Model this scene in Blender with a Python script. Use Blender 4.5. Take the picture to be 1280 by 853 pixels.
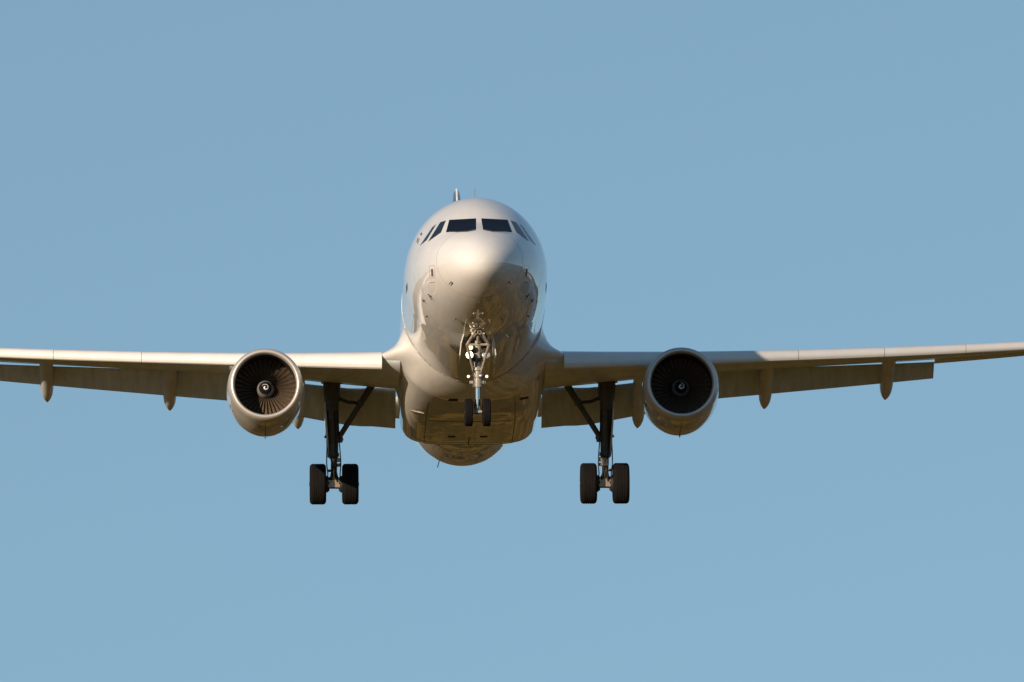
import bpy, bmesh, math, random
import numpy as np
from mathutils import Vector, Matrix, Euler
from mathutils.bvhtree import BVHTree
rad = math.radians
random.seed(7)
for o in list(bpy.data.objects):
    bpy.data.objects.remove(o)
scene = bpy.context.scene

# ------------------------------------------------------------------ camera
DIST = 350.0                 # metres from the lens to the middle of the airliner
BETA = rad(7.75)             # how far above the horizon the airliner is
PITCH = rad(4.0)             # nose-up attitude on approach
YAW = rad(1.18)
ROLL = rad(0.33)
FPX = 15750.0                # focal length in pixels of a 1280 wide frame
CAM = Vector((0, 0, 1.7))
REF_PX = (589.8, 392.5)      # where the middle of the fuselage sits in the frame
cam_d = bpy.data.cameras.new('camera')
cam = bpy.data.objects.new('camera', cam_d)
scene.collection.objects.link(cam)
cam_d.sensor_width = 36.0
cam_d.lens = FPX / 1280 * 36.0
cam_d.clip_start = 1.0
cam_d.clip_end = 60000.0
el = BETA - (426.5 - REF_PX[1]) / FPX
az = -(640.0 - REF_PX[0]) / FPX
cam.location = CAM
cam.rotation_euler = Euler((math.pi / 2 + el, 0, az), 'XYZ')
scene.camera = cam

# ------------------------------------------------------------------ sky, sun, exposure
SUN_EL, SUN_AZ = rad(12.4), rad(215.6)      # azimuth clockwise from +Y: behind the photographer's left shoulder
world = bpy.data.worlds.new('World')
scene.world = world
world.use_nodes = True
wn, wl = world.node_tree.nodes, world.node_tree.links
for n in list(wn):
    wn.remove(n)
sky = wn.new('ShaderNodeTexSky')
sky.sky_type = 'NISHITA'
sky.sun_disc = False
sky.sun_elevation = SUN_EL
sky.sun_rotation = SUN_AZ
sky.altitude = 0
sky.air_density = 1.0
sky.dust_density = 0.0
sky.ozone_density = 2.2
bg = wn.new('ShaderNodeBackground')
bg.inputs['Strength'].default_value = 0.090
wo = wn.new('ShaderNodeOutputWorld')
# clear dry evening air: the sky deepens quickly above the horizon and stays even over a few degrees
wtc = wn.new('ShaderNodeTexCoord')
wmp = wn.new('ShaderNodeMapping')
wmp.inputs['Scale'].default_value = (1.0, 1.0, 0.72)
wmp.inputs['Location'].default_value = (0.0, 0.0, 0.16)
wnm = wn.new('ShaderNodeVectorMath'); wnm.operation = 'NORMALIZE'
wl.new(wtc.outputs['Generated'], wmp.inputs[0])
wl.new(wmp.outputs[0], wnm.inputs[0])
wl.new(wnm.outputs[0], sky.inputs[0])
tint = wn.new('ShaderNodeMix'); tint.data_type = 'RGBA'; tint.blend_type = 'MULTIPLY'
tint.inputs[0].default_value = 1.0
tint.inputs[7].default_value = (1.16, 1.17, 1.09, 1)
wl.new(sky.outputs[0], tint.inputs[6])
wl.new(tint.outputs[2], bg.inputs[0])
wl.new(bg.outputs[0], wo.inputs[0])

sun_d = bpy.data.lights.new('sun', 'SUN')
sun_d.energy = 4.4
sun_d.angle = rad(0.53)
sun_d.color = (1.0, 0.79, 0.60)
sun = bpy.data.objects.new('sun', sun_d)
scene.collection.objects.link(sun)
to_sun = Vector((math.sin(SUN_AZ) * math.cos(SUN_EL), math.cos(SUN_AZ) * math.cos(SUN_EL), math.sin(SUN_EL)))
sun.rotation_euler = to_sun.to_track_quat('Z', 'Y').to_euler()
sun.location = to_sun * 200

scene.view_settings.view_transform = 'Standard'
scene.view_settings.look = 'None'
scene.view_settings.exposure = 0.22
scene.view_settings.gamma = 1.0
scene.view_settings.use_curve_mapping = False

# ------------------------------------------------------------------ materials
def newmat(name):
    m = bpy.data.materials.new(name)
    m.use_nodes = True
    return m, m.node_tree.nodes, m.node_tree.links, m.node_tree.nodes['Principled BSDF']

def paint(name, col, rough=0.4, coat=0.0, coat_rough=0.04, metal=0.0, dirt=0.12, scale=(1.2, 0.35, 1.2), dirt_col=None, bump=0.0):
    m, n, l, p = newmat(name)
    tc = n.new('ShaderNodeTexCoord')
    mp = n.new('ShaderNodeMapping')
    mp.inputs['Scale'].default_value = scale
    l.new(tc.outputs['Object'], mp.inputs[0])
    nz = n.new('ShaderNodeTexNoise')
    nz.inputs['Scale'].default_value = 2.2
    nz.inputs['Detail'].default_value = 9
    nz.inputs['Roughness'].default_value = 0.65
    l.new(mp.outputs[0], nz.inputs['Vector'])
    rp = n.new('ShaderNodeValToRGB')
    rp.color_ramp.elements[0].position = 0.35
    rp.color_ramp.elements[1].position = 0.68
    d = dirt_col or [c * (1 - dirt) for c in col]
    if not dirt_col:
        d[2] *= 0.93
    rp.color_ramp.elements[0].color = (*d, 1)
    rp.color_ramp.elements[1].color = (*col, 1)
    l.new(nz.outputs['Fac'], rp.inputs[0])
    l.new(rp.outputs[0], p.inputs['Base Color'])
    p.inputs['Roughness'].default_value = rough
    p.inputs['Coat IOR'].default_value = 1.5 + max(0, coat - .5) * .6
    if coat >= 1:
        p.inputs['Specular IOR Level'].default_value = 0.0
    p.inputs['Metallic'].default_value = metal
    p.inputs['Coat Weight'].default_value = coat
    p.inputs['Coat Roughness'].default_value = coat_rough
    if bump:
        b = n.new('ShaderNodeBump')
        b.inputs['Strength'].default_value = 0.35
        b.inputs['Distance'].default_value = bump
        nb = n.new('ShaderNodeTexNoise')
        nb.inputs['Scale'].default_value = 0.9
        nb.inputs['Detail'].default_value = 3
        l.new(tc.outputs['Object'], nb.inputs['Vector'])
        l.new(nb.outputs['Fac'], b.inputs['Height'])
        l.new(b.outputs[0], p.inputs['Normal'])
        l.new(b.outputs[0], p.inputs['Coat Normal'])
    return m

def emit(name, col, strength):
    m, n, l, p = newmat(name)
    p.inputs['Base Color'].default_value = (0.8, 0.8, 0.8, 1)
    p.inputs['Emission Color'].default_value = (*col, 1)
    p.inputs['Emission Strength'].default_value = strength
    return m

M = {
    'white': paint('white_gloss_paint', (0.78, 0.77, 0.76), 0.6, 1.0, 0.02, dirt=0.06, bump=0.012),
    'white_fairing': paint('white_fairing_paint', (0.78, 0.77, 0.76), 0.6, 1.0, 0.03, dirt=0.12, bump=0.014),
    'nacelle': paint('nacelle_paint', (0.62, 0.62, 0.61), 0.35, 0.7, 0.05, dirt=0.14),
    'lip': paint('inlet_lip_metal', (0.62, 0.59, 0.56), 0.42, metal=0.45, dirt=0.1),
    'slat': paint('slat_paint', (0.76, 0.75, 0.74), 0.42, 0.6, 0.10, dirt=0.06),
    'wing': paint('wing_grey_paint', (0.66, 0.73, 0.75), 0.42, 0.35, 0.12, dirt=0.22, scale=(1.6, .35, 1)),
    'flap': paint('flap_grey_paint', (0.64, 0.71, 0.73), 0.5, 0.15, 0.2, dirt=0.25, scale=(2.5, .5, .5)),
    'track': paint('track_fairing_paint', (0.66, 0.69, 0.72), 0.45, 0.3, 0.1, dirt=0.2, scale=(2, .5, 2)),
    'fin': paint('fin_dark_paint', (0.10, 0.13, 0.20), 0.35, 0.6, 0.06, dirt=0.1),
    'metal': paint('polished_metal', (0.80, 0.79, 0.77), 0.28, metal=1.0, dirt=0.1),
    'strut': paint('gear_shaded_paint', (0.10, 0.10, 0.105), 0.45, dirt=0.45, scale=(4, 4, 4)),  # leg paint darkened to carry the shadow that falls on it
    'gear_dark': paint('gear_dark_metal', (0.07, 0.07, 0.075), 0.5, metal=0.3, dirt=0.4, scale=(5, 5, 5)),
    'gear_white': paint('gear_white_paint', (0.48, 0.43, 0.36), 0.35, 0.4, 0.1, dirt=0.5, scale=(5, 5, 5)),
    'brass': paint('brake_metal', (0.52, 0.40, 0.28), 0.4, metal=0.7, dirt=0.5, scale=(8, 8, 8)),
    'chrome': paint('oleo_chrome', (0.75, 0.76, 0.78), 0.12, metal=1.0, dirt=0.05),
    'tyre': paint('tyre_rubber', (0.010, 0.009, 0.009), 0.9, dirt=0.4, scale=(6, 6, 6)),
    'rim': paint('wheel_rim_paint', (0.6, 0.59, 0.57), 0.4, dirt=0.3, scale=(6, 6, 6)),
    'black': paint('matt_black', (0.012, 0.012, 0.013), 0.7, dirt=0.2),
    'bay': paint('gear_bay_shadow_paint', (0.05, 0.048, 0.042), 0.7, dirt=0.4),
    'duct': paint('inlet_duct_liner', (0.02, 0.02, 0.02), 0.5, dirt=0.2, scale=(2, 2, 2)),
    'blade': paint('titanium_fan_blade', (0.15, 0.108, 0.075), 0.4, metal=0.25, dirt=0.3, scale=(6, 6, 6)),
    'spinner_grey': paint('spinner_grey_paint', (0.24, 0.225, 0.21), 0.4, dirt=0.15),
    'spinner_black': paint('spinner_black_paint', (0.015, 0.015, 0.017), 0.3, 0.3, dirt=0.1),
    'spiral': paint('spiral_white_paint', (0.85, 0.85, 0.84), 0.45, dirt=0.05),
    'seam': paint('panel_gap_grey', (0.13, 0.125, 0.12), 0.6, dirt=0.25),
    'mark': paint('marking_red_paint', (0.62, 0.33, 0.27), 0.4, 0.5, dirt=0.1),
    'lamp_on': emit('lit_lamp_lens', (1.0, 0.80, 0.48), 5.0),
    'lamp_small': emit('lit_small_lamp_lens', (1.0, 0.74, 0.36), 1.1),
    'lamp_off': paint('unlit_lamp_lens', (0.75, 0.76, 0.78), 0.12, 1.0, 0.02, metal=0.6, dirt=0.1),
}
M['tyre'].node_tree.nodes['Principled BSDF'].inputs['Specular IOR Level'].default_value = 0.2
m, n, l, p = newmat('cockpit_glass')
p.inputs['Base Color'].default_value = (0.006, 0.009, 0.016, 1)
p.inputs['Roughness'].default_value = 0.04
p.inputs['IOR'].default_value = 1.1
M['glass'] = m
m, n, l, p = newmat('cockpit_side_glass')
p.inputs['Base Color'].default_value = (0.008, 0.012, 0.016, 1)
p.inputs['Roughness'].default_value = 0.05
p.inputs['IOR'].default_value = 1.4
M['side_glass'] = m

# ground: dry tan stubble, green meadows and dark copses
m, n, l, p = newmat('ground_fields')
geo = n.new('ShaderNodeNewGeometry')
def noise(scale, detail, rough=0.6, vec=None):
    t = n.new('ShaderNodeTexNoise')
    t.inputs['Scale'].default_value = scale
    t.inputs['Detail'].default_value = detail
    t.inputs['Roughness'].default_value = rough
    l.new(vec or geo.outputs['Position'], t.inputs['Vector'])
    return t
vor = n.new('ShaderNodeTexVoronoi')
vor.inputs['Scale'].default_value = 0.008
vor.inputs['Randomness'].default_value = 0.85
l.new(geo.outputs['Position'], vor.inputs['Vector'])
sep = n.new('ShaderNodeSeparateColor')
l.new(vor.outputs['Color'], sep.inputs[0])
fr = n.new('ShaderNodeValToRGB')
fr.color_ramp.interpolation = 'CONSTANT'
els = fr.color_ramp.elements
els[0].position, els[0].color = 0.0, (0.20, 0.088, 0.013, 1)
els[1].position, els[1].color = 0.36, (0.042, 0.040, 0.005, 1)
e = els.new(0.52); e.color = (0.27, 0.14, 0.028, 1)
e = els.new(0.76); e.color = (0.09, 0.046, 0.008, 1)
e = els.new(0.90); e.color = (0.030, 0.034, 0.005, 1)
l.new(sep.outputs[0], fr.inputs[0])
# tufts, ruts and worn ground a few metres across
fine = noise(0.16, 8, 0.66)
fine2 = noise(0.035, 5, 0.6)
addn = n.new('ShaderNodeMath'); addn.operation = 'ADD'
l.new(fine.outputs['Fac'], addn.inputs[0]); l.new(fine2.outputs['Fac'], addn.inputs[1])
half = n.new('ShaderNodeMath'); half.operation = 'MULTIPLY'; half.inputs[1].default_value = 0.5
l.new(addn.outputs[0], half.inputs[0])
fr2 = n.new('ShaderNodeValToRGB')
fr2.color_ramp.elements[0].position, fr2.color_ramp.elements[0].color = 0.47, (0.022, 0.028, 0.006, 1)
fr2.color_ramp.elements[1].position, fr2.color_ramp.elements[1].color = 0.59, (0.52, 0.29, 0.05, 1)
e = fr2.color_ramp.elements.new(0.49); e.color = (0.062, 0.045, 0.007, 1)
e = fr2.color_ramp.elements.new(0.515); e.color = (0.33, 0.165, 0.022, 1)
l.new(half.outputs[0], fr2.inputs[0])
mul = n.new('ShaderNodeMix'); mul.data_type = 'RGBA'; mul.blend_type = 'MIX'
mul.inputs[0].default_value = 0.75
l.new(fr.outputs[0], mul.inputs[6])
l.new(fr2.outputs[0], mul.inputs[7])
cop = noise(0.008, 7, 0.62)
cr = n.new('ShaderNodeValToRGB')
cr.color_ramp.elements[0].position = 0.53
cr.color_ramp.elements[1].position = 0.55
l.new(cop.outputs['Fac'], cr.inputs[0])
mx = n.new('ShaderNodeMix'); mx.data_type = 'RGBA'
l.new(cr.outputs[0], mx.inputs[0])
l.new(mul.outputs[2], mx.inputs[6])
mx.inputs[7].default_value = (0.010, 0.012, 0.003, 1)
l.new(mx.outputs[2], p.inputs['Base Color'])
p.inputs['Roughness'].default_value = 0.95
p.inputs['Specular IOR Level'].default_value = 0.1
M['ground'] = m

# ------------------------------------------------------------------ frames and helpers
BASE = Vector((0, 16.1, -4.27))            # the airliner's base: ground level between its main wheels
R = (Matrix.Rotation(YAW, 3, 'Z') @ Matrix.Rotation(-ROLL, 3, 'Y') @ Matrix.Rotation(-PITCH, 3, 'X'))
REF_L = Vector((0, 11.0, 0))
REF_W = CAM + Vector((0, DIST * math.cos(BETA), DIST * math.sin(BETA)))
ROOT_W = REF_W + R @ (BASE - REF_L)

def obj(name, verts, faces, mat, parent=None, angle=35, smooth=True, mats=None, mat_idx=None, recalc=True):
    me = bpy.data.meshes.new(name)
    if parent is not None:
        verts = [(v[0] - BASE[0], v[1] - BASE[1], v[2] - BASE[2]) for v in verts]
    me.from_pydata([tuple(v) for v in verts], [], faces)
    for mm in (mats or [mat]):
        me.materials.append(mm)
    if mat_idx:
        for pl, i in zip(me.polygons, mat_idx):
            pl.material_index = i
    if recalc:
        bm = bmesh.new(); bm.from_mesh(me)
        bmesh.ops.recalc_face_normals(bm, faces=bm.faces)
        bm.to_mesh(me); bm.free()
    if smooth:
        me.polygons.foreach_set('use_smooth', [True] * len(me.polygons))
        me.set_sharp_from_angle(angle=rad(angle))
    me.update()
    o = bpy.data.objects.new(name, me)
    scene.collection.objects.link(o)
    if parent is not None:
        o.parent = parent
    return o

class MB:
    """collects shapes, built as ONE mesh"""
    def __init__(s):
        s.v, s.f = [], []
    def add(s, v, f):
        k = len(s.v)
        s.v += [Vector(q) for q in v]
        s.f += [tuple(i + k for i in q) for q in f]
        return s
    def loft(s, rings, caps=(True, True), closed=True):
        nr = len(rings[0]); v = [q for r_ in rings for q in r_]; f = []
        for i in range(len(rings) - 1):
            for j in range(nr if closed else nr - 1):
                a, b = i * nr + j, i * nr + (j + 1) % nr
                f.append((a, b, b + nr, a + nr))
        if caps[0]:
            f.append(tuple(range(nr - 1, -1, -1)))
        if caps[1]:
            f.append(tuple(range((len(rings) - 1) * nr, len(rings) * nr)))
        return s.add(v, f)
    def tube(s, a, b, r0, r1=None, n=16, squash=1.0):
        a, b = Vector(a), Vector(b)
        r1 = r0 if r1 is None else r1
        d = (b - a).normalized()
        x = d.orthogonal().normalized() if abs(d.x) > .9 else (Vector((1, 0, 0)) - d * d.x).normalized()
        y = d.cross(x)
        rings = []
        for q, r_ in ((a, r0), (b, r1)):
            rings.append([q + x * math.cos(t) * r_ + y * math.sin(t) * r_ * squash for t in [2 * math.pi * i / n for i in range(n)]])
        return s.loft(rings)
    def path(s, pts, rs, n=12):
        pts = [Vector(q) for q in pts]
        for i in range(len(pts) - 1):
            s.tube(pts[i], pts[i + 1], rs[i], rs[i + 1], n)
        return s
    def lathe(s, prof, o, axis, n=48, caps=(False, False)):
        """prof: (along, radius)"""
        o, ax = Vector(o), Vector(axis).normalized()
        x = (Vector((1, 0, 0)) - ax * ax.x)
        x = x.normalized() if x.length > .2 else Vector((0, 1, 0)).cross(ax).normalized()
        y = ax.cross(x)
        rings = [[o + ax * a + x * math.cos(t) * r_ + y * math.sin(t) * r_ for t in [2 * math.pi * i / n for i in range(n)]] for a, r_ in prof]
        return s.loft(rings, caps)
    def box(s, c, h, rot=None):
        c = Vector(c); v = []
        for i in (-1, 1):
            for j in (-1, 1):
                for k in (-1, 1):
                    q = Vector((i * h[0], j * h[1], k * h[2]))
                    v.append(c + (rot @ q if rot else q))
        return s.add(v, [(0, 1, 3, 2), (4, 6, 7, 5), (0, 4, 5, 1), (2, 3, 7, 6), (0, 2, 6, 4), (1, 5, 7, 3)])
    def build(s, name, mat, parent, angle=35):
        return obj(name, s.v, s.f, mat, parent, angle)

def bevel(o, w=0.01, seg=2):
    b = o.modifiers.new('bevel', 'BEVEL')
    b.width = w; b.segments = seg; b.limit_method = 'ANGLE'; b.angle_limit = rad(40)
    return o

def pchip(xs, ys):
    xs, ys = np.array(xs, float), np.array(ys, float)
    h = np.diff(xs); d = np.diff(ys) / h
    mm = np.zeros_like(xs)
    for i in range(1, len(xs) - 1):
        if d[i - 1] * d[i] > 0:
            w1, w2 = 2 * h[i] + h[i - 1], h[i] + 2 * h[i - 1]
            mm[i] = (w1 + w2) / (w1 / d[i - 1] + w2 / d[i])
    mm[0], mm[-1] = d[0], d[-1]
    def f(x):
        x = np.clip(np.asarray(x, float), xs[0], xs[-1])
        i = np.clip(np.searchsorted(xs, x) - 1, 0, len(h) - 1)
        t = (x - xs[i]) / h[i]
        return ((1 + 2 * t) * (1 - t) ** 2 * ys[i] + t * (1 - t) ** 2 * h[i] * mm[i]
                + t * t * (3 - 2 * t) * ys[i + 1] + t * t * (t - 1) * h[i] * mm[i + 1])
    return f

def part_empty(name, parent, loc=(0, 0, 0)):
    o = bpy.data.objects.new(name, None)
    o.empty_display_size = 0.5
    scene.collection.objects.link(o)
    o.parent = parent
    return o

# ------------------------------------------------------------------ ground
gv, gf = [(0, 0, 0)], []
NG = 96
for r_ in (400, 1500, 6000, 25000):
    gv += [(r_ * math.cos(2 * math.pi * i / NG), 300 + r_ * math.sin(2 * math.pi * i / NG), 0) for i in range(NG)]
gv[0] = (0, 300, 0)
for i in range(NG):
    gf.append((0, 1 + i, 1 + (i + 1) % NG))
    for k in range(3):
        a, b = 1 + k * NG + i, 1 + k * NG + (i + 1) % NG
        gf.append((a, a + NG, b + NG, b))
g = obj('ground', gv, gf, M['ground'])
g['kind'] = 'structure'
g['label'] = 'dry tan and green fields far below the landing aeroplane'

# wooded hills added below the frame, unseen, so the glossy skin reflects land
hv, hf = [], []
NH = 240
def ridge(i, k):
    a = 2 * math.pi * i / NH
    return 95 + k * (30 * math.sin(3 * a + .7) + 22 * math.sin(7 * a + 2.1) + 14 * math.sin(17 * a) + 8 * math.sin(41 * a + 1) + random.uniform(-6, 6))
for i in range(NH):
    a = 2 * math.pi * i / NH
    d = Vector((math.cos(a), math.sin(a), 0))
    for r_, z in ((2500, -1), (2750, 40 + random.uniform(-6, 6)), (3000, ridge(i, 1)), (3300, ridge(i, .8) * .9), (3900, -1)):
        hv.append(Vector((0, 300, z)) + d * r_)
for i in range(NH):
    for k in range(4):
        a, b = i * 5 + k, ((i + 1) % NH) * 5 + k
        hf.append((a, b, b + 1, a + 1))
m, n, l, p = newmat('wooded_hillside')
geo = n.new('ShaderNodeNewGeometry')
hn = noise(0.02, 6, 0.65)
hr = n.new('ShaderNodeValToRGB')
hr.color_ramp.elements[0].position, hr.color_ramp.elements[0].color = 0.42, (0.024, 0.030, 0.011, 1)
hr.color_ramp.elements[1].position, hr.color_ramp.elements[1].color = 0.62, (0.14, 0.09, 0.03, 1)
l.new(hn.outputs['Fac'], hr.inputs[0])
l.new(hr.outputs[0], p.inputs['Base Color'])
p.inputs['Roughness'].default_value = 0.95
h_ = obj('hills', hv, hf, m)
h_['kind'] = 'structure'
h_['label'] = 'low wooded hills added unseen on the horizon for the reflections'

# ------------------------------------------------------------------ the airliner
root = bpy.data.objects.new('passenger_jet', None)
scene.collection.objects.link(root)
root.empty_display_size = 3
root.location = ROOT_W
root.rotation_euler = R.to_euler()
root['label'] = 'white twin-engine passenger jet seen head-on with landing gear and flaps down'
root['category'] = 'airplane'

# ---- fuselage
S = [0, .03, .1, .3, .6, 1.0, 1.5, 1.8, 2.3, 2.8, 3.3, 4.0, 5.0, 6.0, 7.0]
ZT = [-.82, -.66, -.51, -.27, -.03, .21, .46, .60, .93, 1.25, 1.50, 1.77, 1.98, 2.055, 2.07]
ZB = [-.82, -.97, -1.09, -1.24, -1.37, -1.50, -1.62, -1.68, -1.76, -1.83, -1.89, -1.97, -2.03, -2.06, -2.07]
HW = [0, .18, .33, .57, .80, 1.03, 1.25, 1.35, 1.50, 1.62, 1.71, 1.82, 1.92, 1.965, 1.975]
TS = [19.6, 21.7, 24, 26, 28, 30, 32, 33.84]
TT = [2.07, 2.07, 2.07, 2.06, 2.02, 1.88, 1.6, 1.2]
TB = [-2.07, -1.92, -1.72, -1.42, -.85, -.25, .32, .75]
TW = [1.975, 1.95, 1.88, 1.66, 1.32, .92, .5, .2]
us = np.sqrt(np.array(S + [14.0] + TS))
fT = pchip(us, ZT + [2.07] + TT); fB = pchip(us, ZB + [-2.07] + TB); fW = pchip(us, HW + [1.975] + TW)
dense = np.linspace(0, us[-1], 900)
def smooth(f, k=9):
    y = f(dense)
    for _ in range(2):
        pad = np.concatenate([2 * y[0] - y[k:0:-1], y, 2 * y[-1] - y[-2:-k - 2:-1]])
        y = np.convolve(pad, np.ones(2 * k + 1) / (2 * k + 1), 'valid')
    return lambda s: float(np.interp(math.sqrt(s), dense, y))
fT, fB, fW = smooth(fT), smooth(fB), smooth(fW, 9)
fC = lambda s: -0.82 + 0.82 * min(1, (s / 6.0)) ** 0.7 if s < 6 else (0.0 if s < 19.6 else min(1.0, (s - 19.6) / 14.2) * 0.98)
def fus_ring(s, n=112, k=0.0):
    t, b, w, c = fT(s) + k, fB(s) - k, fW(s) + k, fC(s)
    c = min(max(c, b + .3 * (t - b)), b + .62 * (t - b))
    e = 2.0 - 0.17 * math.exp(-((s - 3.0) / 1.1) ** 2)
    ring = []
    for i in range(n):
        a = 2 * math.pi * i / n
        ca, sa = math.cos(a), math.sin(a)
        ex = e if sa > 0 else 2.0
        x = w * math.copysign(abs(ca) ** (2 / ex), ca)
        z = c + ((t - c) if sa > 0 else (c - b)) * math.copysign(abs(sa) ** (2 / ex), sa)
        ring.append(Vector((x, s, z)))
    return ring
ss = [(u * u) for u in np.linspace(0.06, math.sqrt(7), 90)] + list(np.linspace(7.3, 21.3, 40)) + list(np.linspace(21.6, 33.84, 40))
fb = MB().loft([fus_ring(s) for s in ss], caps=(True, True))
fuselage = fb.build('fuselage', M['white'], root, 60)
fus_bvh = BVHTree.FromPolygons([tuple(v) for v in fb.v], [tuple(f) for f in fb.f])

# belly fairing between the wings
BF = [(9.7, .2, -2.24, 1.97, 2.6, .72), (10.6, .2, -2.26, 1.975, 2.7, .76), (11.8, .1, -2.31, 1.985, 3.1, .72), (12.4, 0, -2.33, 1.985, 3.4, .6),
      (13.4, -.1, -2.36, 1.975, 3.9, .35), (15, -.2, -2.375, 1.965, 4.3, .12), (17.3, -.2, -2.375, 1.945, 4.3, 0), (17.8, -.2, -2.355, 1.93, 4.2, 0), (18.2, -.2, -2.29, 1.91, 4.0, 0), (18.7, -.2, -2.18, 1.87, 3.6, 0), (20.2, -.3, -1.8, 1.72, 2.5, 0)]
bfs = [b[0] for b in BF]
bff = [pchip(bfs, [b[k] for b in BF]) for k in range(1, 6)]
def bf_ring(s, n=200):
    """flat-bottomed box with a rounded shoulder on each side that flows out into the wing"""
    t, b, w, e, am = [float(f(s)) for f in bff]
    c, h = (t + b) / 2, (t - b) / 2
    z0, zc = -1.30, -1.0
    th, rr = [], []
    for i in range(900):
        a = 2 * math.pi * i / 900
        ca, sa = math.cos(a), math.sin(a)
        x = w * math.copysign(abs(ca) ** (2 / e), ca)
        z = c + h * math.copysign(abs(sa) ** (2 / e), sa)
        dz = z - z0
        g_ = math.exp(-(dz / .22) ** 2) if dz < 0 else 1 / (1 + (dz / .26) ** 2) ** 1.3
        x += math.copysign(am * g_, ca) * min(1, abs(ca) * 6)
        th.append(math.atan2(z - zc, x) % (2 * math.pi)); rr.append(math.hypot(x, z - zc))
    th, rr = np.array(th), np.array(rr)
    o_ = np.argsort(th); th, rr = th[o_], rr[o_]
    out = []
    for i in range(n):
        a = 2 * math.pi * i / n
        ca, sa = math.cos(a), math.sin(a)
        r1 = float(np.interp(a, th, rr, period=2 * math.pi))
        A, B, C_ = (ca / 1.975) ** 2 + (sa / 2.07) ** 2, 2 * zc * sa / 2.07 ** 2, (zc / 2.07) ** 2 - 1
        r0 = (-B + math.sqrt(B * B - 4 * A * C_)) / (2 * A)
        dn = max(0, -sa) ** 2.0
        s0 = 9.85 + .6 * dn
        m_ = min(1, max(0, (s - s0) / (.95 + .6 * dn)))
        m_ = 1 - (1 - m_) ** 1.6
        k = -.03 if s <= s0 - .03 else .012 * (1 - m_)
        r_ = (r0 + k) * (1 - m_) + r1 * m_
        out.append(Vector((r_ * ca, s, zc + r_ * sa)))
    return out
bb = MB().loft([bf_ring(s) for s in np.concatenate([np.linspace(9.7, 13.4, 76), np.linspace(13.6, 20.2, 60)])])
belly = bb.build('belly_fairing', M['white_fairing'], root, 50)
bel_bvh = BVHTree.FromPolygons([tuple(v) for v in bb.v], [tuple(f) for f in bb.f])

# the dark sealant line where the fairing begins
v = []
for a in np.linspace(math.pi * .94, math.pi * 2.06, 120):
    ca, sa = math.cos(a), math.sin(a)
    A, B, C_ = (ca / 1.975) ** 2 + (sa / 2.07) ** 2, -2 * sa / 2.07 ** 2, (1 / 2.07) ** 2 - 1
    r0 = (-B + math.sqrt(B * B - 4 * A * C_)) / (2 * A)
    s0 = 9.85 + .6 * max(0, -sa) ** 2.0
    for ds, k in ((-.02, .014), (.0, .02)):
        v.append((( r0 + k) * ca, s0 + ds, -1.0 + (r0 + k) * sa))
obj('fairing_seal', v, [(2 * i, 2 * i + 1, 2 * i + 3, 2 * i + 2) for i in range(119)], M['seam'], belly, recalc=False)

# ---- a patch of paint, glass or metal that lies on the skin; corners given as seen in the photograph, laid on the real surface
cam_m = cam.rotation_euler.to_matrix()
RT = R.transposed()
def ray(px, py):
    d = cam_m @ Vector(((px - 640) / FPX, -(py - 426.5) / FPX, -1)).normalized()
    return RT @ (CAM - ROOT_W) + BASE, RT @ d
def hit(px, py, bvh):
    o, d = ray(px, py)
    loc, nor, _, _ = bvh.ray_cast(o, d)
    if loc is None:
        loc, nor, _, _ = bvh.find_nearest(o + d * (DIST - 6))
    if nor.dot(d) > 0:
        nor = -nor
    return loc, nor
def shape_patch(name, grid, mat, parent, bvh, mirror=False, lift=.006, depth=.02, flat=0):
    """grid: rows of local points near the skin"""
    nr, nc = len(grid), len(grid[0]); top, bot = [], []
    for r_ in grid:
        for q, nn in r_:
            q, nn = Vector(q), Vector(nn)
            if mirror:
                q.x, nn.x = -q.x, -nn.x
            top.append(q + nn * lift); bot.append(q - nn * depth)
    k = nr * nc; f = []
    for i in range(nr - 1):
        for j in range(nc - 1):
            a = i * nc + j
            f.append((a, a + 1, a + nc + 1, a + nc)); f.append((a + k, a + nc + k, a + nc + 1 + k, a + 1 + k))
    edge = [j for j in range(nc)] + [i * nc + nc - 1 for i in range(1, nr)] + [(nr - 1) * nc + j for j in range(nc - 2, -1, -1)] + [i * nc for i in range(nr - 2, 0, -1)]
    for a, b in zip(edge, edge[1:] + edge[:1]):
        f.append((a, a + k, b + k, b))
    o = obj(name, top + bot, f, mat, parent, 40)
    if flat:                                    # glass panes are flatter than the skin around them
        me = o.data
        nn = [Vector(q) for q in (c.vector for c in me.corner_normals)]
        mean = sum((me.polygons[i].normal * me.polygons[i].area for i in range(0, 2 * (nr - 1) * (nc - 1), 2)), Vector()).normalized()
        for i in range(0, 2 * (nr - 1) * (nc - 1), 2):
            for li in me.polygons[i].loop_indices:
                nn[li] = nn[li].lerp(mean, flat).normalized()
        me.normals_split_custom_set(nn)
    return o
def px_grid(c, bvh, nu=14, nv=9):
    """c: top-left, top-right, bottom-right, bottom-left in photo pixels"""
    rows = []
    for i in range(nv):
        t = i / (nv - 1); row = []
        for j in range(nu):
            u = j / (nu - 1)
            x = (c[0][0] * (1 - u) + c[1][0] * u) * (1 - t) + (c[3][0] * (1 - u) + c[2][0] * u) * t
            y = (c[0][1] * (1 - u) + c[1][1] * u) * (1 - t) + (c[3][1] * (1 - u) + c[2][1] * u) * t
            row.append(hit(x, y, bvh))
        rows.append(row)
    return rows
def px_patch(name, c, mat, parent, bvh, both=True, **kw):
    gr = px_grid(c, bvh, kw.pop('nu', 14), kw.pop('nv', 9))
    a = shape_patch(name, gr, mat, parent, bvh, False, **kw)
    if both:
        shape_patch(name, gr, mat, parent, bvh, True, **kw)
    return a

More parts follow.
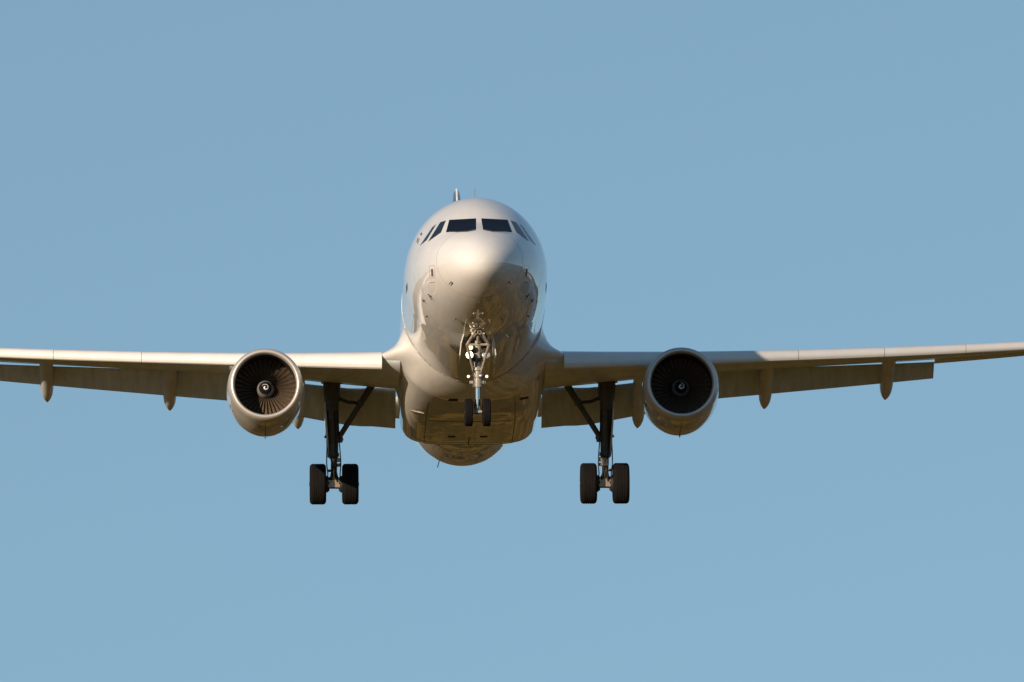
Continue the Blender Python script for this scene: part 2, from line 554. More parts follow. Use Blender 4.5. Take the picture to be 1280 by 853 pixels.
px_patch('windscreen', [(561.6, 275.2), (595.0, 273.4), (595.0, 287.6), (557.6, 290.6)], M['glass'], fuselage, fus_bvh, flat=.8)
px_patch('cockpit_side_window', [(550.4, 278.2), (557.4, 276.0), (551.3, 290.9), (535.2, 302.2)], M['side_glass'], fuselage, fus_bvh, flat=.8)
px_patch('cockpit_side_window', [(540.5, 284.4), (545.4, 280.6), (533.4, 300.4), (525.2, 307.2)], M['side_glass'], fuselage, fus_bvh, flat=.8)
# probes, ports and their red outlines on the nose
px_patch('static_port', [(538.7, 336.5), (541.4, 336.5), (541.9, 345.8), (539.4, 345.8)], M['seam'], fuselage, fus_bvh, nu=3, nv=4, lift=.004)
for c in ([(536.6, 332.4), (543.6, 331.6), (543.6, 332.2), (536.6, 333.0)], [(537.6, 352.8), (543.8, 352.2), (543.8, 353.4), (537.8, 354.0)],
          [(537.2, 347.6), (543.8, 347.0), (543.8, 347.6), (537.2, 348.2)], [(536.4, 332.6), (536.9, 332.6), (537.6, 347.8), (537.1, 347.8)], [(543.3, 332.2), (543.8, 332.2), (544.0, 347.2), (543.5, 347.2)]):
    px_patch('port_marking', c, M['mark'], fuselage, fus_bvh, nu=4, nv=4, lift=.003)
def probe(c0, c1, r0=.013, name='air_data_probe', both=True, out=.045):
    a, na = hit(*c0, fus_bvh); b, nb = hit(*c1, fus_bvh)
    for sx in ((1, -1) if both else (1,)):
        q = lambda v: Vector((v.x * sx, v.y, v.z))
        mb = MB()
        mid = a * .5 + b * .5
        mb.tube(q(mid - na * .02), q(mid + na * out), r0 * 1.3, r0, 8)
        mb.tube(q(a + na * out), q(b + nb * out), r0, r0 * .7, 8)
        mb.build(name, M['gear_dark'], fuselage)
probe((565.5, 351.2), (562.4, 354.8))
probe((537.0, 366.8), (541.4, 373.8), .014)
probe((529.8, 373.6), (532.0, 377.6), .014)
probe((534.0, 394.2), (534.8, 395.6), .014)
probe((570.6, 396.6), (569.2, 399.2), .013)
px_patch('door_handle_recess', [(507.6, 358), (509.2, 353.5), (509.5, 361.5), (507.8, 367.6)], M['seam'], fuselage, fus_bvh, nu=3, nv=5, lift=.004)
for c in ([(526.6, 290.6), (528.2, 292.2), (526.4, 295.4), (525.2, 293.4)], [(522.4, 297.4), (523.2, 298.2), (521.2, 303.6), (520.6, 302.4)], [(524.0, 298.2), (524.6, 298.8), (522.2, 305.4), (521.6, 304.4)]):
    px_patch('livery_marking', c, M['seam'], fuselage, fus_bvh, both=False, nu=3, nv=4, lift=.004)
# wipers parked along the lower edge of each windscreen
for sx in (1, -1):
    pts = [hit(px, py, fus_bvh) for px, py in ((593.4, 288.6), (584, 290.4), (572, 290.9), (562, 290.6))]
    MB().path([Vector((a.x * sx, a.y, a.z)) + Vector((b.x * sx, b.y, b.z)) * .03 for a, b in pts], [.014, .012, .010, .008], 8).build('wiper', M['gear_dark'], fuselage)
# panel joints of the nose
def ring_seam(name, s, a0, a1, w, parent, mat='seam', lift=.004):
    ring0, ring1 = fus_ring(s, 360, lift), fus_ring(s + w, 360, lift)
    v, f = [], []
    k0, k1 = int(a0), int(a1)
    for k in range(k0, k1 + 1):
        v += [ring0[k % 360], ring1[k % 360]]
    for i in range(k1 - k0):
        f.append((2 * i, 2 * i + 1, 2 * i + 3, 2 * i + 2))
    return obj(name, v, f, M[mat], parent, recalc=False)

M['joint'] = paint('skin_joint_grey', (0.58, 0.57, 0.55), 0.6, 0.8, 0.05, dirt=0.3)
ring_seam('radome_joint', 1.28, 0, 360, .012, fuselage, 'joint')
ring_seam('skin_joint', 3.55, 185, 355, .012, fuselage, 'joint')
ring_seam('skin_joint', 6.3, 0, 360, .014, fuselage, 'joint')
for x in (0,):
    pts = [fus_bvh.ray_cast(Vector((x, q, -4)), Vector((0, 0, 1))) for q in np.linspace(1.4, 3.6, 14)]
    v = []
    for q in pts:
        v += [q[0] + Vector((-.006, 0, -.004)), q[0] + Vector((.006, 0, -.004))]
    obj('skin_joint', v, [(2 * i, 2 * i + 1, 2 * i + 3, 2 * i + 2) for i in range(13)], M['joint'], fuselage, recalc=False)

# aerials and drains
def blade_aerial(name, c, h, chord, parent, mat, sign=1, sweep=.15, th=.012, lean=0.0):
    rings = []
    for t in (0, .5, 1):
        z = c[2] + sign * h * t; k = 1 - .45 * t
        y0 = c[1] + sweep * t
        x = c[0] + lean * t
        rings.append([Vector((x, y0, z)), Vector((x + th, y0 + chord * k * .35, z)), Vector((x, y0 + chord * k, z)), Vector((x - th, y0 + chord * k * .35, z))])
    return MB().loft(rings).build(name, mat, parent)
blade_aerial('aerial', (0, 6.6, 2.05), .58, .35, fuselage, M['gear_white'])
for (px, py), dx, h in (((513.5, 551), .22, .24), ((549.5, 575.5), -.06, .2)):
    q, nn = hit(px, py, belly and fus_bvh)
    blade_aerial('drain_mast', (q.x, q.y, q.z + .02), h, .18, fuselage, M['gear_dark'], -1, .1, .014, dx)

# belly details
def strip(name, pts, mat, parent, bvh, w=.02, lift=.004):
    """a thin strip lying along points that are dropped on the skin"""
    hits = [bvh.find_nearest(Vector(q)) for q in pts]
    cc = Vector((0, 15, -.3))
    v, f = [], []
    for i, h_ in enumerate(hits):
        a = hits[max(0, i - 1)][0]; b = hits[min(len(hits) - 1, i + 1)][0]
        nn = h_[1]
        out = Vector((h_[0].x, 0, h_[0].z + .6))
        if nn.dot(out) < 0:
            nn = -nn
        t = (b - a).normalized().cross(nn).normalized()
        v += [h_[0] + t * w / 2 + nn * lift, h_[0] - t * w / 2 + nn * lift]
    for i in range(len(hits) - 1):
        f.append((2 * i, 2 * i + 1, 2 * i + 3, 2 * i + 2))
    return obj(name, v, f, mat, parent, recalc=False)
for x in (-.62, .95):
    px_patch('air_inlet', [(565 + 40 * (x + .62) / 1.57 - 5, 545.0), (565 + 40 * (x + .62) / 1.57 + 4, 545.0), (565 + 40 * (x + .62) / 1.57 + 4, 547.0), (565 + 40 * (x + .62) / 1.57 - 5, 547.0)], M['black'], belly, bel_bvh, both=False, nu=4, nv=3, lift=.004)
px_patch('air_inlet', [(561, 498.6), (572, 498.6), (573, 501.6), (560, 501.6)], M['black'], belly, bel_bvh, both=False, nu=5, nv=3, lift=.004)
px_patch('air_inlet', [(650, 497.6), (661, 495.4), (660, 498.4), (649, 500.4)], M['black'], belly, bel_bvh, both=False, nu=5, nv=3, lift=.004)
px_patch('vent_outlet', [(514.5, 513), (530, 516.5), (529.5, 518), (514.5, 514.6)], M['gear_white'], belly, bel_bvh, both=False, nu=6, nv=3, lift=.02)
for k, (c, mt) in enumerate((([(625, 510.5), (637.5, 509.8), (638, 512.6), (625, 513.4)], 'gear_white'), ([(625, 519), (635, 519), (635, 520.2), (625, 520.2)], 'gear_white'), ([(624, 530), (632, 529.6), (632, 530.8), (624, 531.2)], 'gear_white'))):
    px_patch('reflection_streak', c, M[mt], belly, bel_bvh, both=False, nu=5, nv=3, lift=.006)  # pale streaks painted on for bright reflections in the belly
strip('keel_seam', [(0, s, -2.6) for s in np.linspace(16.6, 18.6, 12)], M['seam'], belly, bel_bvh, .035)
for x in (-1.28, 1.28):
    strip('door_seam', [(x, s, -2.6) for s in np.linspace(12.2, 18.6, 30)], M['seam'], belly, bel_bvh, .02)
strip('door_seam', [(x, 17.9, -2.6) for x in np.linspace(-1.28, 1.28, 16)], M['seam'], belly, bel_bvh, .06)
strip('door_seam', [(x, 14.4, -2.6) for x in np.linspace(-1.28, 1.28, 16)], M['seam'], belly, bel_bvh, .06)

# ---- wings
def s_le(e): return 10.45 + (e - 2.2) * 0.512
def z_le(e): return -1.36 + 0.105 * (e - 2.2) + 0.0018 * (e - 2.2) ** 2
def s_te(e): return 16.75 + .034 * (e - 2.0) if e < 6.4 else 16.9 + (e - 6.4) * .244
def chord(e): return s_te(e) - s_le(e)
INC = pchip([1.5, 3.5, 6.4, 9, 13.2, 17.1], [-.6, -1.1, -2.4, -2.6, -1.8, -.8])
def inc(e): return rad(float(INC(e)))
def tc(e): return 0.12 - 0.025 * (e - 2) / 15
def yt(x, t): return 5 * t * (.2969 * math.sqrt(max(x, 0)) - .126 * x - .3516 * x * x + .2843 * x ** 3 - .1030 * x ** 4)
def yc(x): return .045 * x * (1 - x) * (0.35 + .65 * x)
def up(x, e): return yc(x) + yt(x, tc(e))
def lo(x, e):
    k = min(1, max(0, (x - .3) / .4))
    return yc(x) - yt(x, tc(e)) + .024 * k * k * (3 - 2 * k) * (1 if x <= .7 else max(0, (1 - x) / .3))
def put(e, xc, zc, sx):
    c, i = chord(e), inc(e)
    return Vector((sx * e, s_le(e) + c * (xc * math.cos(i) + zc * math.sin(i)), z_le(e) + c * (zc * math.cos(i) - xc * math.sin(i))))
XS = [0, .003, .01, .02, .04, .07, .11, .16, .22, .3, .38, .46, .54, .62, .68]
def fixed_section(e, sx, flap):
    if flap:
        u = [(x, up(x, e)) for x in [.83, .78, .7] + XS[::-1][1:]]
        lw = [(x, lo(x, e)) for x in XS[1:]] + [(.70, lo(.70, e)), (.705, lo(.7, e) + .012), (.72, up(.72, e) - .022), (.76, up(.76, e) - .014), (.83, up(.83, e) - .006)]
    else:
        u = [(x, up(x, e)) for x in [1, .9, .7] + XS[::-1][1:]]
        lw = [(x, lo(x, e)) for x in XS[1:]] + [(.70, lo(.70, e)), (.76, lo(.76, e)), (.82, lo(.82, e)), (.9, lo(.9, e)), (1, lo(1, e) - .001)]
    return [put(e, x, z, sx) for x, z in u + lw]
SLAT = [(.46, .205), (.32, .205), (.16, .185), (.02, .14), (-.10, .075), (-.18, .0), (-.23, -.09), (-.245, -.17), (-.225, -.24), (-.18, -.295), (-.11, -.32),
        (-.105, -.305), (-.12, -.2), (-.08, -.09), (.02, .02), (.18, .11), (.34, .17), (.46, .192)]
SLK = pchip([2.4, 6, 8.3, 13, 17], [1.1, .83, .73, .64, .57])
def slat_section(e, sx):
    k = float(SLK(e))
    return [Vector((sx * e, s_le(e) + x * k, z_le(e) + .01 + z * k)) for x, z in SLAT]
FX = [1, .85, .7, .55, .4, .28, .18, .1, .05, .018, 0]
GAP = pchip([2.0, 2.9, 3.2, 4.9, 6.3, 6.36, 10.9, 13.3], [-.10, -.03, .03, .03, -.03, -.10, -.012, .05])
FCH = pchip([2, 6.3, 8.5, 13.3], [.245, .26, .268, .262])
def flap_section(e, sx, defl=35):
    c = chord(e)
    L = float(FCH(e)) * c
    prof = [(x, yt(x, .15) + .02 * x * (1 - x)) for x in FX] + [(x, -.75 * yt(x, .15)) for x in FX[::-1][1:]]
    E = put(e, .70, lo(.70, e), sx)
    fo = (.155 if e < 6.33 else .085) * c
    o = E + Vector((0, fo, fo * .2 - .05 * L - float(GAP(e))))
    a = rad(defl)
    return [o + Vector((0, L * (x * math.cos(a) + z * math.sin(a)), L * (z * math.cos(a) - x * math.sin(a)))) for x, z in prof]
def lin(a, b, n): return list(np.linspace(a, b, n))

def make_wing(sx):
    w = MB()
    w.loft([fixed_section(e, sx, True) for e in lin(2.02, 13.26, 40)])
    w.loft([fixed_section(e, sx, False) for e in lin(13.262, 17.0, 16)])
    wing = w.build('wing', M['wing'], root, 40)
    # slats: five panels with hairline gaps
    cuts = [2.52, 5.6, 9.2, 11.68, 14.05, 16.6]
    for a, b in zip(cuts, cuts[1:]):
        MB().loft([slat_section(e, sx) for e in lin(a + .006, b - .006, 10)]).build('slat', M['slat'], wing, 30)
    # flaps
    for a, b in ((2.06, 6.30), (6.36, 13.24)):
        MB().loft([flap_section(e, sx) for e in lin(a, b, 14)]).build('flap', M['flap'], wing, 40)
    # aileron hinge gap
    v = []
    for e in lin(13.35, 16.5, 6):
        q0, q1 = put(e, .735, lo(.735, e) - .002, sx), put(e, .745, lo(.745, e) - .002, sx)
        v += [q0 + Vector((0, 0, -.004)), q1 + Vector((0, 0, -.004))]
    obj('aileron_gap', v, [(2 * i, 2 * i + 1, 2 * i + 3, 2 * i + 2) for i in range(5)], M['seam'], wing, recalc=False)
    # flap track fairings: drooped canoes
    for e, t0, t1 in ((4.80, 1.0, 1.0), (8.42, 1.0, 1.0), (11.9, 1.0, .93)):
        zt = z_le(e)
        st = s_te(e)
        zt = put(e, .7, lo(.7, e), 1).z
        dr = .3 if e < 6 else .11
        P = [(st - 2.5, zt + .04, .02, .03), (st - 2.35, zt + .03, .09, .09), (st - 2.0, zt + .0, .15, .16), (st - 1.4, zt - .05, .18, .22), (st - .7, zt - .11 - dr * .4, .185, .25), (st - .2, zt - .18 - dr * .7, .185, .26),
             (st + .2, zt - .29 - dr * .85, .18, .25), (st + .5, zt - .39 - dr * .95, .16, .20), (st + .75, zt - .48 - dr, .112, .13), (st + .95, zt - .55 - dr, .052, .06), (st + 1.08, zt - .59 - dr, .006, .008)]
        rings = []
        for y, z, hx, hz in P:
            rings.append([Vector((sx * e + 1.07 * hx * math.copysign(abs(math.cos(a)) ** .75, math.cos(a)), y, z + hz * math.sin(a))) for a in [2 * math.pi * i / 24 for i in range(24)]])
        MB().loft(rings).build('flap_track_fairing', M['track'], wing, 50)
    # wingtip fence
    rings = []
    for z, y0, c in ((-.75, 19.25, .35), (-.4, 18.7, .9), (0, 18.2, 1.4), (.4, 18.75, .85), (.75, 19.3, .3)):
        zz = z_le(17) + z
        rings.append([Vector((sx * 17.04, y0, zz)), Vector((sx * 17.04 + .025, y0 + c * .35, zz)), Vector((sx * 17.04, y0 + c, zz)), Vector((sx * 17.04 - .025, y0 + c * .35, zz))])
    MB().loft(rings).build('wingtip_fence', M['white'], wing, 40)
    return wing
for sx in (-1, 1):
    make_wing(sx)

# ---- engines
NZ = 0.0
def make_engine(sx):
    cx, s0, cz = 5.755 * sx, 9.65, -2.235
    lipc = Vector((cx, s0, cz))
    ax = Vector((0, math.cos(rad(1.5)), math.sin(rad(-1.5)) * -1)).normalized()
    eng = part_empty('engine', root)
    # outer cowl: circular lip, flatter and deeper below
    def cowl_ring(a, r_, flat, n=96):
        out = []
        x = Vector((1, 0, 0)); y = ax.cross(x) * -1
        if y.z < 0:
            y = -y
        for i in range(n):
            t = 2 * math.pi * i / n
            rr = r_
            cz_, sz_ = math.cos(t), math.sin(t)
            k = 1.0
            if sz_ < 0:
                k = 1 + flat * (-sz_) ** 2
            out.append(lipc + ax * a + x * cz_ * rr + y * sz_ * rr * k)
        return out
    OUT = [(.0, .912), (.015, .945), (.05, .975), (.11, 1.0), (.2, 1.02), (.34, 1.038)]
    OUT2 = [(.34, 1.037), (.6, 1.055), (1.0, 1.07), (1.5, 1.075), (2.1, 1.06), (2.6, 1.015), (3.0, .95), (3.35, .87)]
    INN = [(.0, .912), (.012, .885), (.045, .864), (.1, .850), (.2, .845)]
    tilt = lambda a: a
    lip = MB().loft([cowl_ring(a, r_, 0.0) for a, r_ in INN[::-1][:-1] + OUT], caps=(False, False))
    lip.build('inlet_lip', M['lip'], eng, 60)
    cw = MB().loft([cowl_ring(a, r_, .035 * min(1, (a - .34) / .8)) for a, r_ in OUT2] + [cowl_ring(3.35, .84, .035), cowl_ring(2.4, .86, 0)], caps=(False, False))
    cowl = cw.build('fan_cowl', M['nacelle'], eng, 50)
    cow_bvh = BVHTree.FromPolygons([tuple(v) for v in cw.v], [tuple(f) for f in cw.f])
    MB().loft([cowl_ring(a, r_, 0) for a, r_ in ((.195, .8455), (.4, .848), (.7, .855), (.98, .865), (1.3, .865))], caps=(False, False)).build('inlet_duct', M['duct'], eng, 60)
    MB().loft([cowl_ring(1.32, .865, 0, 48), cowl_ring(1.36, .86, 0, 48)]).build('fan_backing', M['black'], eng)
    # core and exhaust
    MB().lathe([(1.4, .6), (3.0, .58), (3.9, .45), (4.4, .34), (4.38, .30), (4.0, .3)], lipc, ax, 48, (True, True)).build('core_nozzle', M['metal'], eng)
    # fan
    fan = MB()
    NB = 36
    fx = Vector((1, 0, 0)); fy = ax.cross(fx)
    for b in range(NB):
        t0 = 2 * math.pi * b / NB
        rows = []
        for r_, st, ch in ((.23, rad(25), .11), (.4, rad(38), .12), (.6, rad(50), .13), (.75, rad(57), .135), (.858, rad(61), .14)):
            row = []
            for q in (-.5, -.25, 0, .25, .5):
                dt = q * ch * math.sin(st) / r_
                camb = .012 * (1 - 4 * q * q)
                row.append(lipc + ax * (.99 + q * ch * math.cos(st) + camb) + fx * math.cos(t0 + dt) * r_ + fy * math.sin(t0 + dt) * r_)
            rows.append(row)
        v = [q for r_ in rows for q in r_]
        v2 = [q + ax * .008 for q in v]
        k = len(v); f = []
        for i in range(4):
            for j in range(4):
                a = i * 5 + j
                f += [(a, a + 1, a + 6, a + 5), (a + k, a + 5 + k, a + 6 + k, a + 1 + k)]
        for i in range(4):
            f += [(i * 5, i * 5 + 5, i * 5 + 5 + k, i * 5 + k), (i * 5 + 4, i * 5 + 4 + k, i * 5 + 9 + k, i * 5 + 9)]
        fan.add(v + v2, f)
    fan.build('fan', M['blade'], eng, 50)
    # spinner: black cone, grey skirt, white comma spiral
    sp = [(.56, .0), (.565, .02), (.59, .06), (.63, .10), (.68, .145), (.73, .178)]
    MB().lathe(sp, lipc, ax, 40).build('spinner', M['spinner_black'], eng, 60)
    MB().lathe([(.73, .178), (.80, .21), (.88, .235), (.96, .245), (1.1, .245)], lipc, ax, 40).build('spinner_skirt', M['spinner_grey'], eng, 60)
    rr = [q[1] for q in sp]; aa = [q[0] for q in sp]
    v, f = [], []
    NS = 40
    for i in range(NS + 1):
        t = i / NS
        ang = rad(110) + t * rad(400) if sx < 0 else rad(60) + t * rad(400)
        rc = .018 + .085 * t
        wd = .030 * math.sin(math.pi * min(1, .12 + .88 * t) ** .8) + .006
        for rq in (rc - wd / 2, rc + wd / 2):
            rq = max(rq, .001)
            v.append(lipc + ax * (float(np.interp(rq, rr, aa)) - .006) + fx * math.cos(ang) * rq - fy * math.sin(ang) * rq)
    for i in range(NS):
        f.append((2 * i, 2 * i + 1, 2 * i + 3, 2 * i + 2))
    obj('spinner_spiral', v, f, M['spiral'], eng, recalc=False)
    # pylon
    rings = []
    for y, zt, zb, hx in ((s0 + .75, -1.17, -1.24, .03), (s0 + 1.2, -1.04, -1.26, .13), (s0 + 2.2, -.80, -1.28, .2), (s0 + 3.4, -.75, -1.5, .22), (s0 + 5, -.95, -1.4, .18), (s0 + 6.3, -1.1, -1.2, .03)):
        c, h = (zt + zb) / 2, (zt - zb) / 2
        rings.append([Vector((cx + hx * math.copysign(abs(math.cos(a)) ** .6, math.cos(a)), y, c + h * math.sin(a))) for a in [2 * math.pi * i / 20 for i in range(20)]])
    MB().loft(rings).build('pylon', M['nacelle'], eng, 50)
    # strake, drain and latches on the cowl
    for sg in (-1, 1):
        a = rad(38)
        base = lipc + ax * 1.1 + Vector((sg * math.cos(a) * 1.06, 0, math.sin(a) * 1.06))
        nrm = Vector((sg * math.cos(a), 0, math.sin(a)))
        q = [base, base + ax * .9, base + ax * .9 + nrm * .2, base + ax * .45 + nrm * .17]
        th = Vector((0, 0, .012))
        MB().add([p_ + th for p_ in q] + [p_ - th for p_ in q], [(0, 1, 2, 3), (7, 6, 5, 4), (0, 4, 5, 1), (1, 5, 6, 2), (2, 6, 7, 3), (3, 7, 4, 0)]).build('nacelle_strake', M['nacelle'], eng)
    MB().box(lipc + ax * 1.9 + Vector((0, 0, -1.145)), (.012, .12, .06)).build('drain_mast', M['gear_dark'], eng)
    def cow_strip(name, fn, n, w, mat):
        hs = []
        for i in range(n + 1):
            q = Vector(fn(i / n))
            lo_, nn, _, _ = cow_bvh.find_nearest(q)
            c0 = lipc + ax * (lo_ - lipc).dot(ax)
            if nn.dot(lo_ - c0) < 0:
                nn = -nn
            hs.append((lo_, nn))
        v, f = [], []
        for i in range(n + 1):
            t = (hs[min(n, i + 1)][0] - hs[max(0, i - 1)][0]).normalized()
            sd = t.cross(hs[i][1]).normalized() * w / 2
            v += [hs[i][0] + sd + hs[i][1] * .004, hs[i][0] - sd + hs[i][1] * .004]
        for i in range(n):
            f.append((2 * i, 2 * i + 1, 2 * i + 3, 2 * i + 2))
        return obj(name, v, f, M[mat], cowl, recalc=False)
    cow_strip('cowl_seam', lambda t: lipc + ax * (.4 + 2.3 * t) + Vector((0, 0, -1.1)), 16, .016, 'seam')
    cow_strip('cowl_seam', lambda t: lipc + ax * 1.25 + Vector((1.1 * math.cos(rad(170 + 200 * t)), 0, 1.1 * math.sin(rad(170 + 200 * t)))), 48, .014, 'seam')
    for ang, a, w, ln in ((205, .95, .09, .13), (212, 1.1, .05, .07), (262, .85, .05, .05), (205 if sx < 0 else 198, 1.35, .06, .06)):
        d = Vector((math.cos(rad(ang)), 0, math.sin(rad(ang)))) * 1.1
        cow_strip('cowl_vent', lambda t: lipc + ax * (a + ln * t) + d, 3, w, 'black')
    return eng
for sx in (-1, 1):
    make_engine(sx)

# ---- landing gear
def wheel(parent, c, r_, hw, rim_r, sgn):
    """tyre and rim turned about the sideways axis"""
    c = Vector(c)
    t = [(-.72 * hw, rim_r), (-.9 * hw, rim_r * 1.12), (-1.0 * hw, r_ * .74), (-1.0 * hw, r_ * .84), (-.94 * hw, r_ * .915), (-.82 * hw, r_ * .972), (-.62 * hw, r_)]
    gro = []
    for gx in (-.42, -.14, .14, .42):
        gro += [((gx - .05) * hw, r_), ((gx - .03) * hw, r_ - .008), ((gx + .03) * hw, r_ - .008), ((gx + .05) * hw, r_)]
    prof = t + gro + [(-a, b) for a, b in t[::-1]]
    MB().lathe(prof, c, (1, 0, 0), 56).build('tyre', M['tyre'], parent, 40)
    rp = [(-.55 * hw, .02), (-.55 * hw, rim_r * .45), (-.35 * hw, rim_r * .6), (-.45 * hw, rim_r * .85), (-.74 * hw, rim_r * .98), (-.74 * hw, rim_r * 1.03), (.74 * hw, rim_r * 1.03), (.74 * hw, rim_r * .98), (.45 * hw, rim_r * .85), (.35 * hw, rim_r * .6), (.55 * hw, rim_r * .45), (.55 * hw, .02)]
    MB().lathe(rp, c, (1, 0, 0), 40, (True, True)).build('rim', M['rim'], parent, 40)
    MB().tube(c - Vector((hw * 1.06, 0, 0)), c + Vector((hw * 1.06, 0, 0)), .05, .05, 16).build('hub_cap', M['gear_dark'], parent)

def make_main_gear(sx):
    g_ = part_empty('main_landing_gear', root)
    X, Y, ZA = 3.805 * sx, 16.1, -3.82
    top = Vector((X + sx * .06, 15.35, -1.0))
    axl = Vector((X, Y, ZA))
    # main fitting (upper cylinder), sliding tube
    d = axl - top
    q = lambda t: top + d * t
    mb = MB().tube(q(-.08), q(.2), .265, .225, 20).tube(q(.2), q(.5), .185, .165, 20).tube(q(.5), q(.70), .155, .14, 20).tube(q(.70), q(.735), .165, .165, 20).tube(q(.735), q(.75), .14, .13, 20)
    mb.tube(q(.0) - Vector((.3, 0, 0)), q(.0) + Vector((.3, 0, 0)), .09, .09, 12)
    mb.tube(q(.05) + Vector((0, -.1, 0)), q(.42) + Vector((0, -.17, 0)), .05, .04, 10)
    mb.build('shock_strut', M['strut'], g_)
    MB().tube(q(.74), q(.95), .085, .085, 20).build('oleo_piston', M['chrome'], g_)
    # axle, brakes and links
    mb = MB().tube(axl - Vector((.62, 0, 0)), axl + Vector((.62, 0, 0)), .07, .07, 16).tube(q(.93), q(1.04), .13, .115, 16)
    mb.box(axl + Vector((0, -.05, -.02)), (.16, .12, .1))
    mb.build('axle', M['brass'], g_)
    for s2 in (-1, 1):
        mb = MB()
        mb.tube(axl + Vector((s2 * .17, 0, 0)), axl + Vector((s2 * .30, 0, 0)), .235, .235, 24)
        for k in range(8):
            a = 2 * math.pi * k / 8
            mb.tube(axl + Vector((s2 * .13, .17 * math.cos(a), .17 * math.sin(a))), axl + Vector((s2 * .19, .17 * math.cos(a), .17 * math.sin(a))), .036, .036, 8)
        mb.build('brake', M['gear_dark'], g_)
    # torque links in front of the piston, hoses
    mb = MB()
    for s2 in (-1, 1):
        mb.tube(q(.73) + Vector((s2 * .10, -.16, 0)), q(.85) + Vector((s2 * .02, -.46, 0)), .032, .026, 8)
        mb.tube(q(.85) + Vector((s2 * .02, -.46, 0)), q(.965) + Vector((s2 * .10, -.15, 0)), .026, .032, 8)
    mb.tube(q(.85) + Vector((-.07, -.46, 0)), q(.85) + Vector((.07, -.46, 0)), .045, .045, 10)
    mb.build('torque_link', M['gear_dark'], g_)
    mb = MB()
    for s2, y in ((-1, -.14), (1, -.13), (.4, -.19)):
        mb.path([q(.3) + Vector((s2 * .15, y, 0)), q(.6) + Vector((s2 * .17, y, 0)), q(.72) + Vector((s2 * .19, y - .05, 0)), q(.82) + Vector((s2 * .2, y - .12, 0)), q(.92) + Vector((s2 * .17, y - .06, 0)), q(.99) + Vector((s2 * .2, y, 0))], [.016] * 6, 8)
    mb.build('brake_hose', M['black'], g_)
    MB().box(q(.775) + Vector((-sx * .14, -.12, 0)), (.06, .06, .05)).build('junction_box', M['brass'], g_)
    MB().box(q(.57) + Vector((-sx * .2, -.05, 0)), (.06, .06, .09)).build('stay_bracket', M['strut'], g_)
    MB().tube(q(.83) + Vector((-sx * .06, -.16, 0)), q(.83) + Vector((-sx * .2, -.16, .02)), .05, .05, 10).build('hydraulic_valve', M['brass'], g_)
    MB().tube(q(.88) + Vector((sx * .06, -.14, 0)), q(.88) + Vector((sx * .17, -.14, 0)), .04, .04, 10).build('hydraulic_valve', M['brass'], g_)
    # folding side stay to the inboard side
    lo_pt = q(.555) + Vector((-sx * .16, 0, 0))
    hi_pt = Vector((sx * 2.68, 15.25, -1.06))
    kn = lo_pt.lerp(hi_pt, .62)
    mb = MB().tube(lo_pt, kn, .075, .08, 12).tube(kn, hi_pt, .09, .105, 12).tube(kn - Vector((0, .13, 0)), kn + Vector((0, .13, 0)), .1, .1, 12)
    mb.tube(lo_pt + Vector((-.04, -.1, -.02)), lo_pt + Vector((.04, .1, -.02)), .1, .1, 12)
    mb.build('side_stay', M['strut'], g_)
    lk = q(.16) + Vector((-sx * .1, 0, 0))
    mid = kn.lerp(lk, .5) + Vector((0, 0, -.06))
    MB().tube(kn, mid, .045, .05, 10).tube(mid, lk, .05, .045, 10).build('lock_stay', M['gear_dark'], g_)
    # leg door on the outboard side, edge-on to the camera
    ang = rad(4)
    xd = X + sx * .25
    v = []
    outl = [(-.55, -1.3), (-.55, -2.3), (-.42, -2.75), (-.15, -3.05), (.15, -3.05), (.42, -2.7), (.55, -2.2), (.55, -1.3)]
    for th in (0, .045):
        for y, z in outl:
            v.append(Vector((xd + sx * (th + .03 * math.sin((z + 1.3) * 1.7) - .04 * (z + 1.3) * 0), 16.0 + y, z)) + Vector((-sx * .10 * max(0, (-2.0 - z)), 0, 0)))
    k = len(outl)
    f = [tuple(range(k)), tuple(range(2 * k - 1, k - 1, -1))] + [(i, i + k, (i + 1) % k + k, (i + 1) % k) for i in range(k)]
    MB().add(v, f).build('gear_leg_door', M['wing'], g_, 30)
    MB().tube(q(.45), Vector((xd, 16.0, -2.5)), .035, .035, 8).build('door_link', M['gear_dark'], g_)
    MB().tube(q(.2), Vector((xd, 16.0, -1.7)), .035, .035, 8).build('door_link', M['gear_dark'], g_)
    # dark patch painted on the wing for the shaded bay above the leg
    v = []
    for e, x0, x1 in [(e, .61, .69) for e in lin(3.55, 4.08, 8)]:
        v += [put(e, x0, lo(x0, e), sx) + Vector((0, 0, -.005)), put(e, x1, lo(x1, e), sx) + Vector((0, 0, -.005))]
    obj('gear_bay_shade', v, [(2 * i, 2 * i + 1, 2 * i + 3, 2 * i + 2) for i in range(7)], M['bay'], g_, recalc=False)
    for s2 in (-1, 1):
        wheel(g_, axl + Vector((s2 * .455, 0, 0)), .575, .232, .27, s2)
for sx in (-1, 1):
    make_main_gear(sx)

